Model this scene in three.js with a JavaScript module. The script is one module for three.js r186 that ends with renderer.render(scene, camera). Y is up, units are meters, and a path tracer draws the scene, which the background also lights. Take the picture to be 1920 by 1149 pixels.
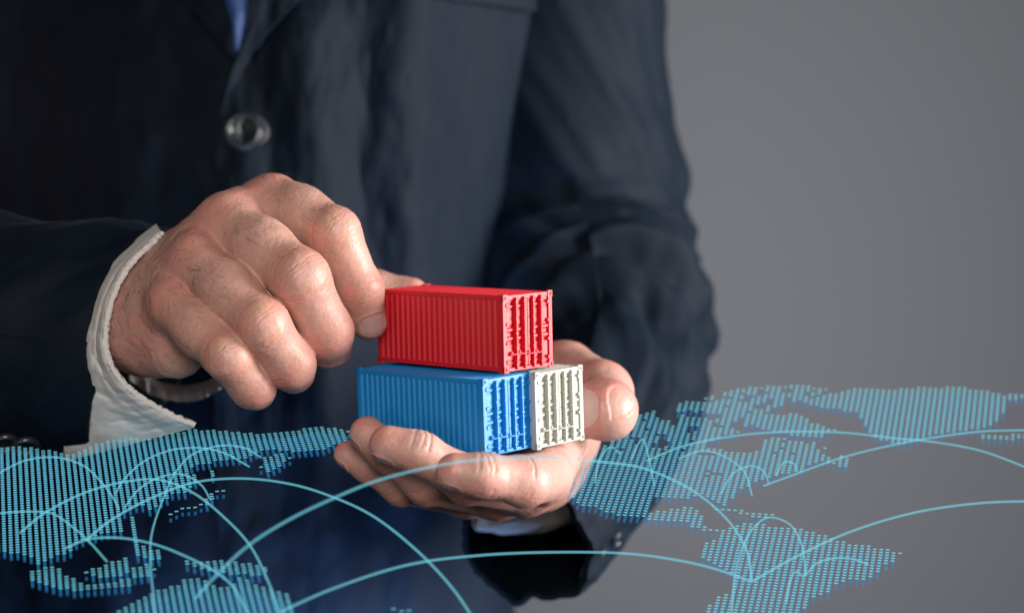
import * as THREE from 'three';
import { mergeGeometries } from 'three/addons/utils/BufferGeometryUtils.js';
import { RoundedBoxGeometry } from 'three/addons/geometries/RoundedBoxGeometry.js';
import { ImprovedNoise } from 'three/addons/math/ImprovedNoise.js';
import { RectAreaLightUniformsLib } from 'three/addons/lights/RectAreaLightUniformsLib.js';

// ---------------------------------------------------------------- camera, lights, exposure
const scene = new THREE.Scene();
scene.background = new THREE.Color(0x000000);
const FOCAL = 3400;                                   // focal length in pixels of a 1920-pixel-wide frame
const PITCH = 5 * Math.PI / 180;
const camera = new THREE.PerspectiveCamera(2 * Math.atan(574.5 / FOCAL) * 180 / Math.PI, 1920 / 1149, 0.05, 20);
camera.position.set(0, 1.25, 0.7);
camera.rotation.set(-PITCH, 0, 0);
camera.focus = 0.695;
camera.userData.fStop = 5.5;
camera.updateMatrixWorld(true);
const renderer = new THREE.WebGLRenderer({ antialias: true });
renderer.setSize(1024, 612);
renderer.toneMapping = THREE.LinearToneMapping;
renderer.toneMappingExposure = 1.0;
renderer.shadowMap.enabled = true;
RectAreaLightUniformsLib.init();
// a point given by its direction in the frame (1920 x 1149) and its depth along the view axis, in metres
const _rgt = new THREE.Vector3(1, 0, 0), _up = new THREE.Vector3(0, Math.cos(PITCH), -Math.sin(PITCH)), _fwd = new THREE.Vector3(0, -Math.sin(PITCH), -Math.cos(PITCH));
const V = (x, y, z) => new THREE.Vector3(x, y, z);
const camVec = (x, y, z) => V(0, 0, 0).addScaledVector(_rgt, x).addScaledVector(_up, y).addScaledVector(_fwd, -z);
const P = (px, py, z) => camVec((px - 960) / FOCAL * z, (574.5 - py) / FOCAL * z, -z).add(camera.position);
function unseenLight(w, h, pos, target, color, intensity) {
  const l = new THREE.RectAreaLight(color, intensity, w, h);
  l.position.copy(pos); l.lookAt(target); scene.add(l);
  return l;
}
const SUBJECT = P(900, 650, 0.7);
unseenLight(0.42, 0.60, camVec(0.90, 0.10, -0.60).add(camera.position), SUBJECT, 0xfffaf5, 29);      // main softbox, out of view on the right, lights the doors and hands
unseenLight(0.30, 0.30, camVec(0.05, 0.20, 0.05).add(camera.position), SUBJECT, 0xfff5ec, 13.5);        // second softbox, out of view above the camera, lights the container ribs
unseenLight(0.14, 0.14, camVec(-0.36, -0.09, -0.10).add(camera.position), SUBJECT, 0xffeee2, 6);        // small unseen lamp low on the left, lights the container sides
unseenLight(0.30, 0.30, camVec(0.03, -0.12, -1.34).add(camera.position), P(1300, 740, 1.95), 0xf6f6f6, 4.2);  // unseen light behind the person, placed to grade the wall
unseenLight(0.26, 0.05, camVec(-0.055, -0.25, -0.83).add(camera.position), camVec(-0.055, -0.22, -1.1).add(camera.position), 0x86aee8, 48);    // added blue fill below the frame, tints the lower jacket

// ---------------------------------------------------------------- helpers
let seedState = 20240611;
const rnd = () => { seedState = (seedState + 0x6d2b79f5) | 0; let t = Math.imul(seedState ^ (seedState >>> 15), 1 | seedState); t = (t + Math.imul(t ^ (t >>> 7), 61 | t)) ^ t; return ((t ^ (t >>> 14)) >>> 0) / 4294967296; };
const clamp = (x, a, b) => (x < a ? a : x > b ? b : x), lerp = (a, b, t) => a + (b - a) * t;
const smooth = (a, b, x) => { const t = clamp((x - a) / (b - a), 0, 1); return t * t * (3 - 2 * t); };
const gauss = (x, w) => Math.exp(-(x * x) / (w * w));
const NT = new Float32Array(4096); for (let i = 0; i < 4096; i++) NT[i] = rnd() * 2 - 1;
const perlin = new ImprovedNoise(), noise = (x, y, z) => 1.5 * perlin.noise(x + 0.37, y + 0.71, z + 0.13);
const fbm = (x, y, z) => 0.55 * noise(x, y, z) + 0.3 * noise(x * 2.1 + 7, y * 2.1, z * 2.1) + 0.15 * noise(x * 4.3, y * 4.3 + 3, z * 4.3);
function obj(name, geometry, material, parent = scene) {
  const m = new THREE.Mesh(geometry, material); m.name = name; m.castShadow = m.receiveShadow = true; parent.add(m); return m;
}
function tag(o, label, category, group, kind) {
  if (label) o.userData.label = label; if (category) o.userData.category = category; if (group) o.userData.group = group; if (kind) o.userData.kind = kind; return o;
}
// a sheet of (nu+1) x (nv+1) points; fn(u, v) returns a Vector3
function sheet(nu, nv, fn, uvScale) {
  const pos = new Float32Array((nu + 1) * (nv + 1) * 3), uv = new Float32Array((nu + 1) * (nv + 1) * 2), idx = [];
  for (let j = 0; j <= nv; j++) for (let i = 0; i <= nu; i++) {
    const k = j * (nu + 1) + i, p = fn(i / nu, j / nv); pos[3 * k] = p.x; pos[3 * k + 1] = p.y; pos[3 * k + 2] = p.z;
    uv[2 * k] = i / nu * (uvScale ? uvScale[0] : 1); uv[2 * k + 1] = j / nv * (uvScale ? uvScale[1] : 1);
    if (i < nu && j < nv) idx.push(k, k + 1, k + nu + 2, k, k + nu + 2, k + nu + 1);
  }
  const g = new THREE.BufferGeometry();
  g.setAttribute('position', new THREE.BufferAttribute(pos, 3)); g.setAttribute('uv', new THREE.BufferAttribute(uv, 2)); g.setIndex(idx); g.computeVertexNormals();
  return g;
}
// the same sheet given a thickness and closed at its rim
function shell(nu, nv, fn, thick, uvScale) {
  const a = sheet(nu, nv, fn, uvScale), p = a.attributes.position.array, n = a.attributes.normal.array, t = a.attributes.uv.array, N = p.length / 3, pos = [], nor = [], uv = [], idx = [...a.index.array];
  for (let s = 0; s < 2; s++) for (let k = 0; k < N; k++) { for (let c = 0; c < 3; c++) { pos.push(p[3 * k + c] - s * thick * n[3 * k + c]); nor.push((s ? -1 : 1) * n[3 * k + c]); } uv.push(t[2 * k], t[2 * k + 1]); }
  const M = a.index.count; for (let k = 0; k < M; k += 3) idx.push(N + a.index.array[k], N + a.index.array[k + 2], N + a.index.array[k + 1]);
  const rim = []; for (let i = 0; i < nu; i++) rim.push(i); for (let j = 0; j < nv; j++) rim.push(j * (nu + 1) + nu); for (let i = nu; i > 0; i--) rim.push(nv * (nu + 1) + i); for (let j = nv; j > 0; j--) rim.push(j * (nu + 1));
  const at = (k) => V(pos[3 * k], pos[3 * k + 1], pos[3 * k + 2]);
  for (let k = 0; k < rim.length; k++) {
    const b = rim[k], c = rim[(k + 1) % rim.length], q = pos.length / 3, B = at(b), C = at(c), D = at(N + b), f = D.clone().sub(B).cross(C.clone().sub(B)).normalize();
    for (const w of [B, D, at(N + c), C]) { pos.push(w.x, w.y, w.z); nor.push(f.x, f.y, f.z); uv.push(t[2 * b], t[2 * b + 1]); }
    idx.push(q, q + 1, q + 2, q, q + 2, q + 3);
  }
  const g = new THREE.BufferGeometry();
  g.setAttribute('position', new THREE.Float32BufferAttribute(pos, 3)); g.setAttribute('normal', new THREE.Float32BufferAttribute(nor, 3)); g.setAttribute('uv', new THREE.Float32BufferAttribute(uv, 2)); g.setIndex(idx);
  return g;
}
// smooth value along a list [[t, value], ...]
function along(list, t) {
  if (t <= list[0][0]) return list[0][1]; const n = list.length; if (t >= list[n - 1][0]) return list[n - 1][1];
  let i = 0; while (list[i + 1][0] < t) i++;
  const [t1, a] = list[i], [t2, b] = list[i + 1], p = list[Math.max(0, i - 1)], q = list[Math.min(n - 1, i + 2)];
  const m1 = i ? (b - p[1]) / (t2 - p[0]) : (b - a) / (t2 - t1), m2 = i + 2 < n ? (q[1] - a) / (q[0] - t1) : (b - a) / (t2 - t1), h = t2 - t1, s = (t - t1) / h;
  return (2 * s ** 3 - 3 * s * s + 1) * a + (s ** 3 - 2 * s * s + s) * h * m1 + (-2 * s ** 3 + 3 * s * s) * b + (s ** 3 - s * s) * h * m2;
}

// ---------------------------------------------------------------- the wall behind
function noiseTexture(w, h, fn, srgb) {
  const d = new Uint8Array(w * h * 4);
  for (let y = 0; y < h; y++) for (let x = 0; x < w; x++) { const c = fn(x, y), k = 4 * (y * w + x); d[k] = c[0]; d[k + 1] = c[1]; d[k + 2] = c[2]; d[k + 3] = 255; }
  const t = new THREE.DataTexture(d, w, h); t.wrapS = t.wrapT = THREE.RepeatWrapping; t.magFilter = THREE.LinearFilter; t.minFilter = THREE.LinearMipmapLinearFilter; t.generateMipmaps = true;
  if (srgb) t.colorSpace = THREE.SRGBColorSpace; t.needsUpdate = true; return t;
}
{
  const plaster = noiseTexture(256, 256, (x, y) => { const v = 128 + 70 * fbm(x / 9, y / 9, 1) + 30 * (rnd() - 0.5); return [v, v, v]; });
  plaster.repeat.set(10, 6);
  const m = new THREE.MeshStandardMaterial({ color: new THREE.Color().setRGB(0.212, 0.224, 0.250), roughness: 0.9, bumpMap: plaster, bumpScale: 0.0006 });
  const wall = obj('wall', new THREE.BoxGeometry(4.4, 3.2, 0.1), m);
  wall.position.copy(P(960, 574, 1.95)); wall.position.z -= 0.05;
  tag(wall, 'plain grey painted wall behind the person in the suit', 'wall');
}

// ---------------------------------------------------------------- model freight containers
const CL = 0.0696, CW = 0.0280, CH = 0.0298;
const bx = (x0, x1, y0, y1, z0, z1, r = 0.00014) => {
  const g = new RoundedBoxGeometry(x1 - x0, y1 - y0, z1 - z0, 1, Math.min(r, (x1 - x0) / 2.2, (y1 - y0) / 2.2, (z1 - z0) / 2.2)); g.translate((x0 + x1) / 2, (y0 + y1) / 2, (z0 + z1) / 2); return g;
};
// a strip whose cross-section is a polyline: pts = [[s, depth]...], swept over a width; to(s, depth, w) returns a Vector3. Closed with a flat back.
function profileStrip(pts, w0, w1, back, to) {
  const pos = [], quad = (a, b, c, d) => pos.push(...[a, b, c, a, c, d].flatMap((v) => [v.x, v.y, v.z]));
  for (let i = 0; i + 1 < pts.length; i++) {
    const [s, d] = pts[i], [t, e] = pts[i + 1];
    quad(to(s, d, w0), to(t, e, w0), to(t, e, w1), to(s, d, w1));
    quad(to(s, back, w0), to(s, back, w1), to(t, back, w1), to(t, back, w0));
    quad(to(s, back, w0), to(t, back, w0), to(t, e, w0), to(s, d, w0));
    quad(to(s, back, w1), to(s, d, w1), to(t, e, w1), to(t, back, w1));
  }
  const g = new THREE.BufferGeometry(); g.setAttribute('position', new THREE.Float32BufferAttribute(pos, 3)); g.computeVertexNormals(); return g;
}
function container(name, label, color, rot, t) {
  const root = new THREE.Group(); root.name = name; scene.add(root);
  tag(root, label, 'container', 'model freight containers held in the hands');
  const m4 = new THREE.Matrix4(), bX = camVec(rot[0][0], rot[1][0], rot[2][0]), bY = camVec(rot[0][1], rot[1][1], rot[2][1]), bZ = camVec(rot[0][2], rot[1][2], rot[2][2]);
  m4.makeBasis(bX, bY, bZ); root.quaternion.setFromRotationMatrix(m4); root.position.copy(camVec(t[0], t[1], t[2])).add(camera.position);
  const grain = noiseTexture(128, 128, (x, y) => { const v = 128 + 60 * fbm(x / 4, y / 4, 5); return [v, v, v]; });
  const mat = new THREE.MeshPhysicalMaterial({ color: new THREE.Color().setRGB(...color), roughness: 0.40, specularIntensity: 1, bumpMap: grain, bumpScale: 0.00002 });
  mat.bumpMap.repeat.set(1, 1);
  const post = 0.0021, railT = 0.0017, railB = 0.0021, cast = 0.0026;
  // corrugated long sides
  const n = 22, z0 = -post, z1 = -CL + post, per = (z0 - z1) / n, dep = 0.00055;
  const prof = [[z0, 0.0003]];
  for (let i = 0; i < n; i++) { const a = z0 - i * per; prof.push([a - per * 0.40, 0.0003], [a - per * 0.49, dep + 0.0003], [a - per * 0.70, dep + 0.0003], [a - per * 0.95, 0.0003]); }
  prof.push([z1, 0.0003]);
  obj('side_panel', profileStrip(prof, railB, CH - railT, 0.0016, (s, d, w) => V(d, w, s)), mat, root);
  obj('side_panel', profileStrip(prof, railB, CH - railT, 0.0016, (s, d, w) => V(CW - d, w, s)), mat, root);
  // roof with ribs across
  const rp = [[-post, 0.0008]], nr = 26, per2 = (CL - 2 * post) / nr;
  for (let i = 0; i < nr; i++) { const a = -post - i * per2; rp.push([a - per2 * 0.3, 0.0008], [a - per2 * 0.42, 0.0003], [a - per2 * 0.7, 0.0003], [a - per2 * 0.82, 0.0008]); }
  rp.push([-CL + post, 0.0008]);
  obj('roof_panel', profileStrip(rp, 0.0011, CW - 0.0011, 0.0018, (s, d, w) => V(w, CH - d, s)), mat, root);
  obj('floor_panel', bx(0.001, CW - 0.001, 0.0008, 0.0022, -CL + 0.001, -0.001), mat, root);
  // closed far end
  const ep = [[post, 0.0003]], ne = 9, pe = (CW - 2 * post) / ne;
  for (let i = 0; i < ne; i++) { const a = post + i * pe; ep.push([a + pe * 0.26, 0.0003], [a + pe * 0.44, dep], [a + pe * 0.74, dep], [a + pe * 0.94, 0.0003]); }
  ep.push([CW - post, 0.0003]);
  obj('end_wall', profileStrip(ep, railB, CH - railT, 0.0016, (s, d, w) => V(s, w, -CL + d)), mat, root);
  // rails, posts and castings
  for (const x of [0, CW - 0.0016]) {
    obj('top_rail', bx(x + 0.0001, x + 0.0015, CH - railT - 0.0002, CH - 0.0003, -CL + cast, -cast), mat, root);
    obj('bottom_rail', bx(x + 0.0001, x + 0.0015, 0.0006, railB + 0.0002, -CL + cast, -cast), mat, root);
  }
  obj('door_header', bx(cast, CW - cast, CH - railT - 0.0004, CH - 0.0003, -0.0016, -0.0001), mat, root);
  obj('door_sill', bx(cast, CW - cast, 0.0005, railB - 0.0002, -0.0016, 0.0001), mat, root);
  obj('end_header', bx(cast, CW - cast, CH - railT - 0.0002, CH - 0.0003, -CL + 0.0001, -CL + 0.0016), mat, root);
  obj('end_sill', bx(cast, CW - cast, 0.0005, railB, -CL + 0.0001, -CL + 0.0016), mat, root);
  const hole = new THREE.Shape(); hole.absellipse(0, 0, 0.0004, 0.0006, 0, Math.PI * 2, false, 0);
  for (const x of [0, CW - post]) for (const z of [-CL, -post]) obj('corner_post', bx(x, x + post, cast - 0.0004, CH - cast + 0.0004, z, z + post, 0.0002), mat, root);
  // a corner casting is a small block with a slot in its outer faces
  const castShape = new THREE.Shape(); castShape.moveTo(0, 0); castShape.lineTo(cast, 0); castShape.lineTo(cast, cast); castShape.lineTo(0, cast); castShape.closePath();
  const slot = new THREE.Path(); slot.absellipse(cast / 2, cast / 2, 0.00042, 0.0007, 0, Math.PI * 2, true, 0); castShape.holes.push(slot);
  for (const x of [-0.0001, CW - cast + 0.0001]) for (const y of [0, CH - cast + 0.0001]) for (const z of [-CL - 0.0001, -cast + 0.0002]) {
    const plate = new THREE.ExtrudeGeometry(castShape, { depth: 0.0007, bevelEnabled: false, curveSegments: 6 }); plate.deleteAttribute('uv');
    plate.translate(x, y, z < -cast - 0.001 ? z : z + cast - 0.0007);
    const side = new THREE.ExtrudeGeometry(castShape, { depth: 0.0007, bevelEnabled: false, curveSegments: 6 }); side.deleteAttribute('uv');
    side.rotateY(-Math.PI / 2); side.translate(x < CW / 2 ? x + 0.0007 : x + cast, y, z);
    const core = bx(x + 0.0005, x + cast - 0.0005, y + 0.00005, y + cast - 0.00005, z + 0.0005, z + cast - 0.0005); core.deleteAttribute('uv');
    const c = obj('corner_casting', mergeGeometries([plate, side, core].map((g) => { g.deleteAttribute('normal'); return g; })), mat, root); c.geometry.computeVertexNormals();
  }
  // two door leaves with pressed horizontal ribs, locking bars, handles and hinges
  const y0 = railB, y1 = CH - railT - 0.0004, HH = y1 - y0;
  const rib = (f, w, d) => [[f - w, 0], [f - w * 0.55, d], [f + w * 0.55, d], [f + w, 0]];
  for (const [xa, xb] of [[post, CW / 2 - 0.00012], [CW / 2 + 0.00012, CW - post]]) {
    const pts = [[0, 0], ...rib(0.055, 0.022, 0.0004), [0.105, 0], [0.112, 0.00022], [0.33, 0.00022], [0.337, -0.0001], [0.36, -0.0001], ...rib(0.425, 0.028, 0.0005), [0.46, -0.0001], [0.5, -0.0001], ...rib(0.555, 0.028, 0.0005), [0.59, -0.0001], [0.625, -0.0001], [0.632, 0.00022], [0.84, 0.00022], [0.847, 0], ...rib(0.9, 0.026, 0.0005), [0.955, 0], [0.962, 0.0003], [1, 0.0003]];
    const leaf = obj('door', profileStrip(pts.map(([s, d]) => [y0 + s * HH, -0.0009 + d]), xa, xb, -0.0019, (s, d, w) => V(w, s, d)), mat, root);
    const w = xb - xa, right = xa > CW / 3;
    // upright frame strips of the leaf
    obj('door_frame', bx(right ? xa : xb - 0.0011, right ? xa + 0.0011 : xb, y0, y1, -0.0012, -0.0003), mat, leaf);
    for (const fx of right ? [0.2, 0.58] : [0.4, 0.79]) {
      const x = xa + w * fx;
      const bar = [bx(x - 0.00045, x + 0.00045, 0.0011, CH - 0.0012, -0.0008, 0.0010, 0.0003)];
      for (const fy of [0.04, 0.28, 0.5, 0.72, 0.965]) bar.push(bx(x - 0.00075, x + 0.00075, y0 + fy * HH - 0.00035, y0 + fy * HH + 0.00035, -0.0009, 0.00112, 0.0001));
      obj('locking_bar', mergeGeometries(bar), mat, leaf);
      const hy = y0 + HH * (0.19 + 0.015 * (right ? -1 : 0));
      const h = [bx(x - 0.0027, x + 0.0009, hy - 0.00022, hy + 0.00022, 0.0004, 0.0011, 0.0001), bx(x - 0.0031, x - 0.0017, hy - 0.0006, hy + 0.00055, -0.0008, 0.00035, 0.0001), bx(x - 0.0028, x - 0.002, hy + 0.0006, hy + 0.00105, -0.0008, 0.0005, 0.0001)];
      obj('handle', mergeGeometries(h), mat, leaf);
    }
    for (const fy of [0.08, 0.36, 0.64, 0.92]) { const hx = right ? xb - 0.0002 : xa + 0.0002, hy = y0 + fy * HH; obj('hinge', bx(hx - 0.0008, hx + 0.0008, hy - 0.0007, hy + 0.0007, -0.001, 0.0004, 0.0002), mat, leaf); }
  }
  return root;
}
const ROT_RED = [[0.6785, -0.0213, 0.7343], [0.0781, 0.996, -0.0433], [-0.7304, 0.0867, 0.6775]], ROT_LOW = [[0.6806, -0.032, 0.732], [0.0884, 0.9953, -0.0387], [-0.7273, 0.091, 0.6802]];
container('model_container', 'red model freight container stacked on top, pinched between finger and thumb', [0.58, 0.007, 0.019], ROT_RED, [-0.00293, -0.02552, -0.68503]);
container('model_container_001', 'blue model freight container under the red one, resting on the open palm', [0.005, 0.225, 0.60], ROT_LOW, [-0.01008, -0.05681, -0.67641]);
container('model_container_002', 'pale grey model freight container beside the blue one, gripped by the thumb', [0.42, 0.432, 0.385], ROT_LOW, [0.00948, -0.05494, -0.69282]);

// ---------------------------------------------------------------- skin: a distance field meshed on a fine grid
function nets(sdf, lo, hi, cell) {
  const B = 8, nx = Math.ceil((hi.x - lo.x) / cell / B) * B, ny = Math.ceil((hi.y - lo.y) / cell / B) * B, nz = Math.ceil((hi.z - lo.z) / cell / B) * B;
  const sx = nx + 1, sy = ny + 1, sz = nz + 1, D = new Float32Array(sx * sy * sz).fill(9), I = new Int32Array(sx * sy * sz).fill(-1), act = [];
  const half = B * cell / 2, lim = half * Math.sqrt(3) * 1.25 + 0.0004;
  for (let c = 0; c < nz; c += B) for (let b = 0; b < ny; b += B) for (let a = 0; a < nx; a += B) {
    if (Math.abs(sdf(lo.x + a * cell + half, lo.y + b * cell + half, lo.z + c * cell + half)) > lim) continue;
    act.push([a, b, c]);
    for (let k = c; k <= c + B; k++) for (let j = b; j <= b + B; j++) for (let i = a; i <= a + B; i++) {
      const q = i + sx * (j + sy * k); if (D[q] === 9) D[q] = sdf(lo.x + i * cell, lo.y + j * cell, lo.z + k * cell);
    }
  }
  const pos = [], idx = [], off = []; for (let c = 0; c < 8; c++) off.push((c & 1) + sx * (((c >> 1) & 1) + sy * (c >> 2)));
  const E = []; for (let a = 0; a < 8; a++) for (const s of [1, 2, 4]) if (!(a & s)) E.push([a, a | s]);
  for (const [a, b, c] of act) for (let k = c; k < c + B; k++) for (let j = b; j < b + B; j++) for (let i = a; i < a + B; i++) {
    const q = i + sx * (j + sy * k); let mask = 0; for (let e = 0; e < 8; e++) if (D[q + off[e]] < 0) mask |= 1 << e;
    if (mask === 0 || mask === 255) continue;
    let x = 0, y = 0, z = 0, n = 0;
    for (const [e, f] of E) { const d = D[q + off[e]], g = D[q + off[f]]; if ((d < 0) === (g < 0)) continue; const t = d / (d - g), s = e ^ f; x += (e & 1) + (s === 1 ? t : 0); y += ((e >> 1) & 1) + (s === 2 ? t : 0); z += (e >> 2) + (s === 4 ? t : 0); n++; }
    I[q] = pos.length / 3; pos.push(lo.x + (i + x / n) * cell, lo.y + (j + y / n) * cell, lo.z + (k + z / n) * cell);
  }
  const ax = [1, sx, sx * sy];
  for (const [a, b, c] of act) for (let k = c; k < c + B; k++) for (let j = b; j < b + B; j++) for (let i = a; i < a + B; i++) {
    const q = i + sx * (j + sy * k), d0 = D[q] < 0;
    for (let m = 0; m < 3; m++) {
      const d1 = D[q + ax[m]] < 0; if (d0 === d1) continue;
      const u = ax[(m + 1) % 3], v = ax[(m + 2) % 3], A = I[q], Bq = I[q - u], C = I[q - u - v], Dq = I[q - v];
      if (A < 0 || Bq < 0 || C < 0 || Dq < 0) continue;
      if (d0) idx.push(A, Bq, C, A, C, Dq); else idx.push(A, C, Bq, A, Dq, C);
    }
  }
  return { pos: new Float32Array(pos), idx };
}
const smin = (a, b, k) => { const h = Math.max(k - Math.abs(a - b), 0) / k; return Math.min(a, b) - h * h * k * 0.25; };
function cone(x, y, z, c) {                             // tapered capsule
  const px = x - c[0], py = y - c[1], pz = z - c[2]; let t = (px * c[3] + py * c[4] + pz * c[5]) * c[6]; t = t < 0 ? 0 : t > 1 ? 1 : t;
  const dx = px - t * c[3], dy = py - t * c[4], dz = pz - t * c[5]; return Math.sqrt(dx * dx + dy * dy + dz * dz) - (c[7] + t * c[8]);
}
const joint = ([px, py, z, r]) => ({ p: P(px, py, z), r: r * z / FOCAL });
const coneOf = (A, B) => { const d = B.p.clone().sub(A.p); return [A.p.x, A.p.y, A.p.z, d.x, d.y, d.z, 1 / Math.max(1e-12, d.lengthSq()), A.r, B.r - A.r]; };
// spec: { fingers: [{ joints: [[px,py,z,r]...], dorsal: Vector3, nail }], palm: [[joint, joint]...], pads: [[px,py,z,r]...], dorsal }
function buildHand(spec, cell) {
  const F = spec.fingers.map((f) => {
    const J = f.joints.map(joint), bones = []; let s = 0;
    for (let i = 0; i + 1 < J.length; i++) { const len = J[i].p.distanceTo(J[i + 1].p), dir = J[i + 1].p.clone().sub(J[i].p).normalize(); bones.push({ c: coneOf(J[i], J[i + 1]), s0: s, len, dir, A: J[i], B: J[i + 1] }); s += len; }
    for (const b of bones) { b.D = f.dorsal.clone().addScaledVector(b.dir, -f.dorsal.dot(b.dir)).normalize(); b.S = b.dir.clone().cross(b.D); }
    const extra = (f.extra || []).map(joint).map((j) => coneOf(j, j));
    return { J, bones, total: s, nail: f.nail, calm: f.calm ?? 1, extra, sJ: bones.map((b) => b.s0) };
  });
  const palm = spec.palm.map(([a, b]) => coneOf(joint(a), joint(b)));
  const dFinger = (f, x, y, z) => { let d = cone(x, y, z, f.bones[0].c); for (let i = 1; i < f.bones.length; i++) d = smin(d, cone(x, y, z, f.bones[i].c), 0.004); for (const e of f.extra) d = smin(d, cone(x, y, z, e), 0.006); return d; };
  const dPalm = (x, y, z) => { let d = 9; for (const c of palm) d = smin(d, cone(x, y, z, c), 0.013); return d; };
  const sdf = (x, y, z) => { let d = 9; for (const f of F) d = smin(d, dFinger(f, x, y, z), 0.0009); return smin(d, dPalm(x, y, z), 0.0048); };
  const lo = V(9, 9, 9), hi = V(-9, -9, -9), inc = (p, r) => { lo.min(V(p.x - r, p.y - r, p.z - r)); hi.max(V(p.x + r, p.y + r, p.z + r)); };
  for (const f of F) for (const j of f.J) inc(j.p, j.r + 0.004);
  for (const [a, b] of spec.palm) for (const j of [joint(a), joint(b)]) inc(j.p, j.r + 0.004);
  if (spec.clip) { lo.max(spec.clip[0]); hi.min(spec.clip[1]); }
  const { pos, idx } = nets(sdf, lo, hi, cell), N = pos.length / 3, col = new Float32Array(N * 3), nor = new Float32Array(N * 3), h = 0.0003;
  const out = new Float32Array(pos.length);
  for (let k = 0; k < N; k++) {
    const x = pos[3 * k], y = pos[3 * k + 1], z = pos[3 * k + 2];
    let gx = sdf(x + h, y, z) - sdf(x - h, y, z), gy = sdf(x, y + h, z) - sdf(x, y - h, z), gz = sdf(x, y, z + h) - sdf(x, y, z - h); const gl = Math.hypot(gx, gy, gz) || 1; gx /= gl; gy /= gl; gz /= gl;
    nor[3 * k] = gx; nor[3 * k + 1] = gy; nor[3 * k + 2] = gz;
    // which finger and where along it
    let best = 9, bf = null, bb = null, s = 0, dir = null, D = null, S = null, rr = 0.008;
    for (const f of F) for (const b of f.bones) { const d = cone(x, y, z, b.c); if (d < best) { best = d; bf = f; bb = b; const t = ((x - b.A.p.x) * b.dir.x + (y - b.A.p.y) * b.dir.y + (z - b.A.p.z) * b.dir.z); s = b.s0 + t; dir = b.dir; D = b.D; S = b.S; rr = lerp(b.A.r, b.B.r, clamp(t / b.len, 0, 1)); } }
    const onFinger = smooth(0.006, 0.0005, best), cosD = gx * D.x + gy * D.y + gz * D.z, sinD = gx * S.x + gy * S.y + gz * S.z, ang = Math.atan2(sinD, cosD);
    let disp = 0, red = 0, pale = 0;
    const wob = 0.0006 * noise(ang * 2.2 + 3 * bf.total * 100, s * 300, 1) + 0.0004 * noise(ang * 6, s * 500, 7);
    const dors = smooth(-0.05, 0.55, cosD) * onFinger, palmar = smooth(0.0, 0.5, -cosD) * onFinger;
    for (let q = 0; q < bf.sJ.length; q++) {
      const sj = bf.sJ[q], ds = s - sj;
      if (q === 0) { red += 0.65 * gauss(ds + 0.001, 0.010) * smooth(-0.2, 0.6, gx * spec.dorsal.x + gy * spec.dorsal.y + gz * spec.dorsal.z); continue; }
      const amp = (q === 1 ? 1 : 0.75) * bf.calm, wd = q === 1 ? 0.0062 : 0.0042;
      if (Math.abs(ds) < 0.02) {
        // knuckle creases: curved furrows across the back of the joint
        const bow = ds + wob + (ds > 0 ? 1 : -1) * 0.0016 * ang * ang;
        let w = 0; for (let m = -4; m <= 4; m++) { const pos0 = m * 0.00165 + 0.0004 * NT[(q * 31 + m * 7 + 512) & 4095]; w += gauss(bow - pos0, 0.00045) * (0.55 + 0.45 * NT[(q * 17 + m * 5 + 99) & 4095]); }
        disp -= 0.00030 * amp * w * gauss(ds, wd) * dors * (0.75 + 0.5 * noise(ang * 5, s * 700, 3));
        disp += 0.0002 * amp * gauss(ds, 0.0045) * dors * smooth(1.2, 0, Math.abs(ang));
        disp -= 0.00055 * (gauss(ds + wob, 0.0007) + 0.6 * gauss(ds + wob - 0.0022, 0.0006)) * palmar;
        red += 0.7 * gauss(ds, 0.006) * dors; pale += 0.7 * bf.calm * gauss(ds - 0.001, 0.0028) * gauss(ang, 0.7) * dors * (q === 1 ? 1 : 0.4);
      }
    }
    const sd = s - bf.sJ[bf.sJ.length - 1], tipLen = bf.total - bf.sJ[bf.sJ.length - 1] + rr;
    red += 0.75 * smooth(0.15 * tipLen, tipLen * 0.85, sd) * smooth(0.5, -0.3, cosD) * onFinger;
    if (bf.nail && sd > 0) {                             // bed of the nail and the folds of skin beside it
      const L0 = bf.nail.from * tipLen, L1 = (bf.nail.to || 0.9) * tipLen, c0 = (L0 + L1) / 2, hl = (L1 - L0) / 2, u = ang / bf.nail.half, v = (sd - c0) / hl, q = Math.max(Math.abs(u), Math.abs(v)) , e = Math.hypot(u, v * (v < 0 ? 1 : 0.9));
      const inside = Math.pow(Math.abs(u) ** 2.6 + Math.abs(v) ** 2.6, 1 / 2.6);
      disp -= 0.00055 * smooth(1.02, 0.9, inside); disp += 0.00035 * (bf.nail.fold ?? 1) * gauss(inside - 1.12, 0.12) * (v < 0.6 ? 1 : 0.2) * smooth(0, 0.0015, sd);
      red += 0.5 * gauss(inside - 1.08, 0.15);
    }
    // skin relief over everything: fine cross-hatching, soft unevenness
    const X = x * 1000, Y = y * 1000, Z = z * 1000, onDors = smooth(-0.3, 0.3, gx * spec.dorsal.x + gy * spec.dorsal.y + gz * spec.dorsal.z);
    const hatch = Math.abs(noise(X * 0.9 + Y * 0.5, Y * 0.9 - X * 0.5, Z * 0.9)) + Math.abs(noise(X * 0.55 - Y * 0.8, Z * 0.8, Y * 0.6 + 31));
    disp += 0.00009 * (hatch - 0.5) * (0.4 + 0.6 * onDors) + 0.00005 * noise(X * 1.7, Y * 1.7, Z * 1.7) + 0.00022 * fbm(X / 7, Y / 7, Z / 7);
    if (spec.relief) disp += spec.relief(x, y, z, gx, gy, gz, best);
    out[3 * k] = x + gx * disp; out[3 * k + 1] = y + gy * disp; out[3 * k + 2] = z + gz * disp;
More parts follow.
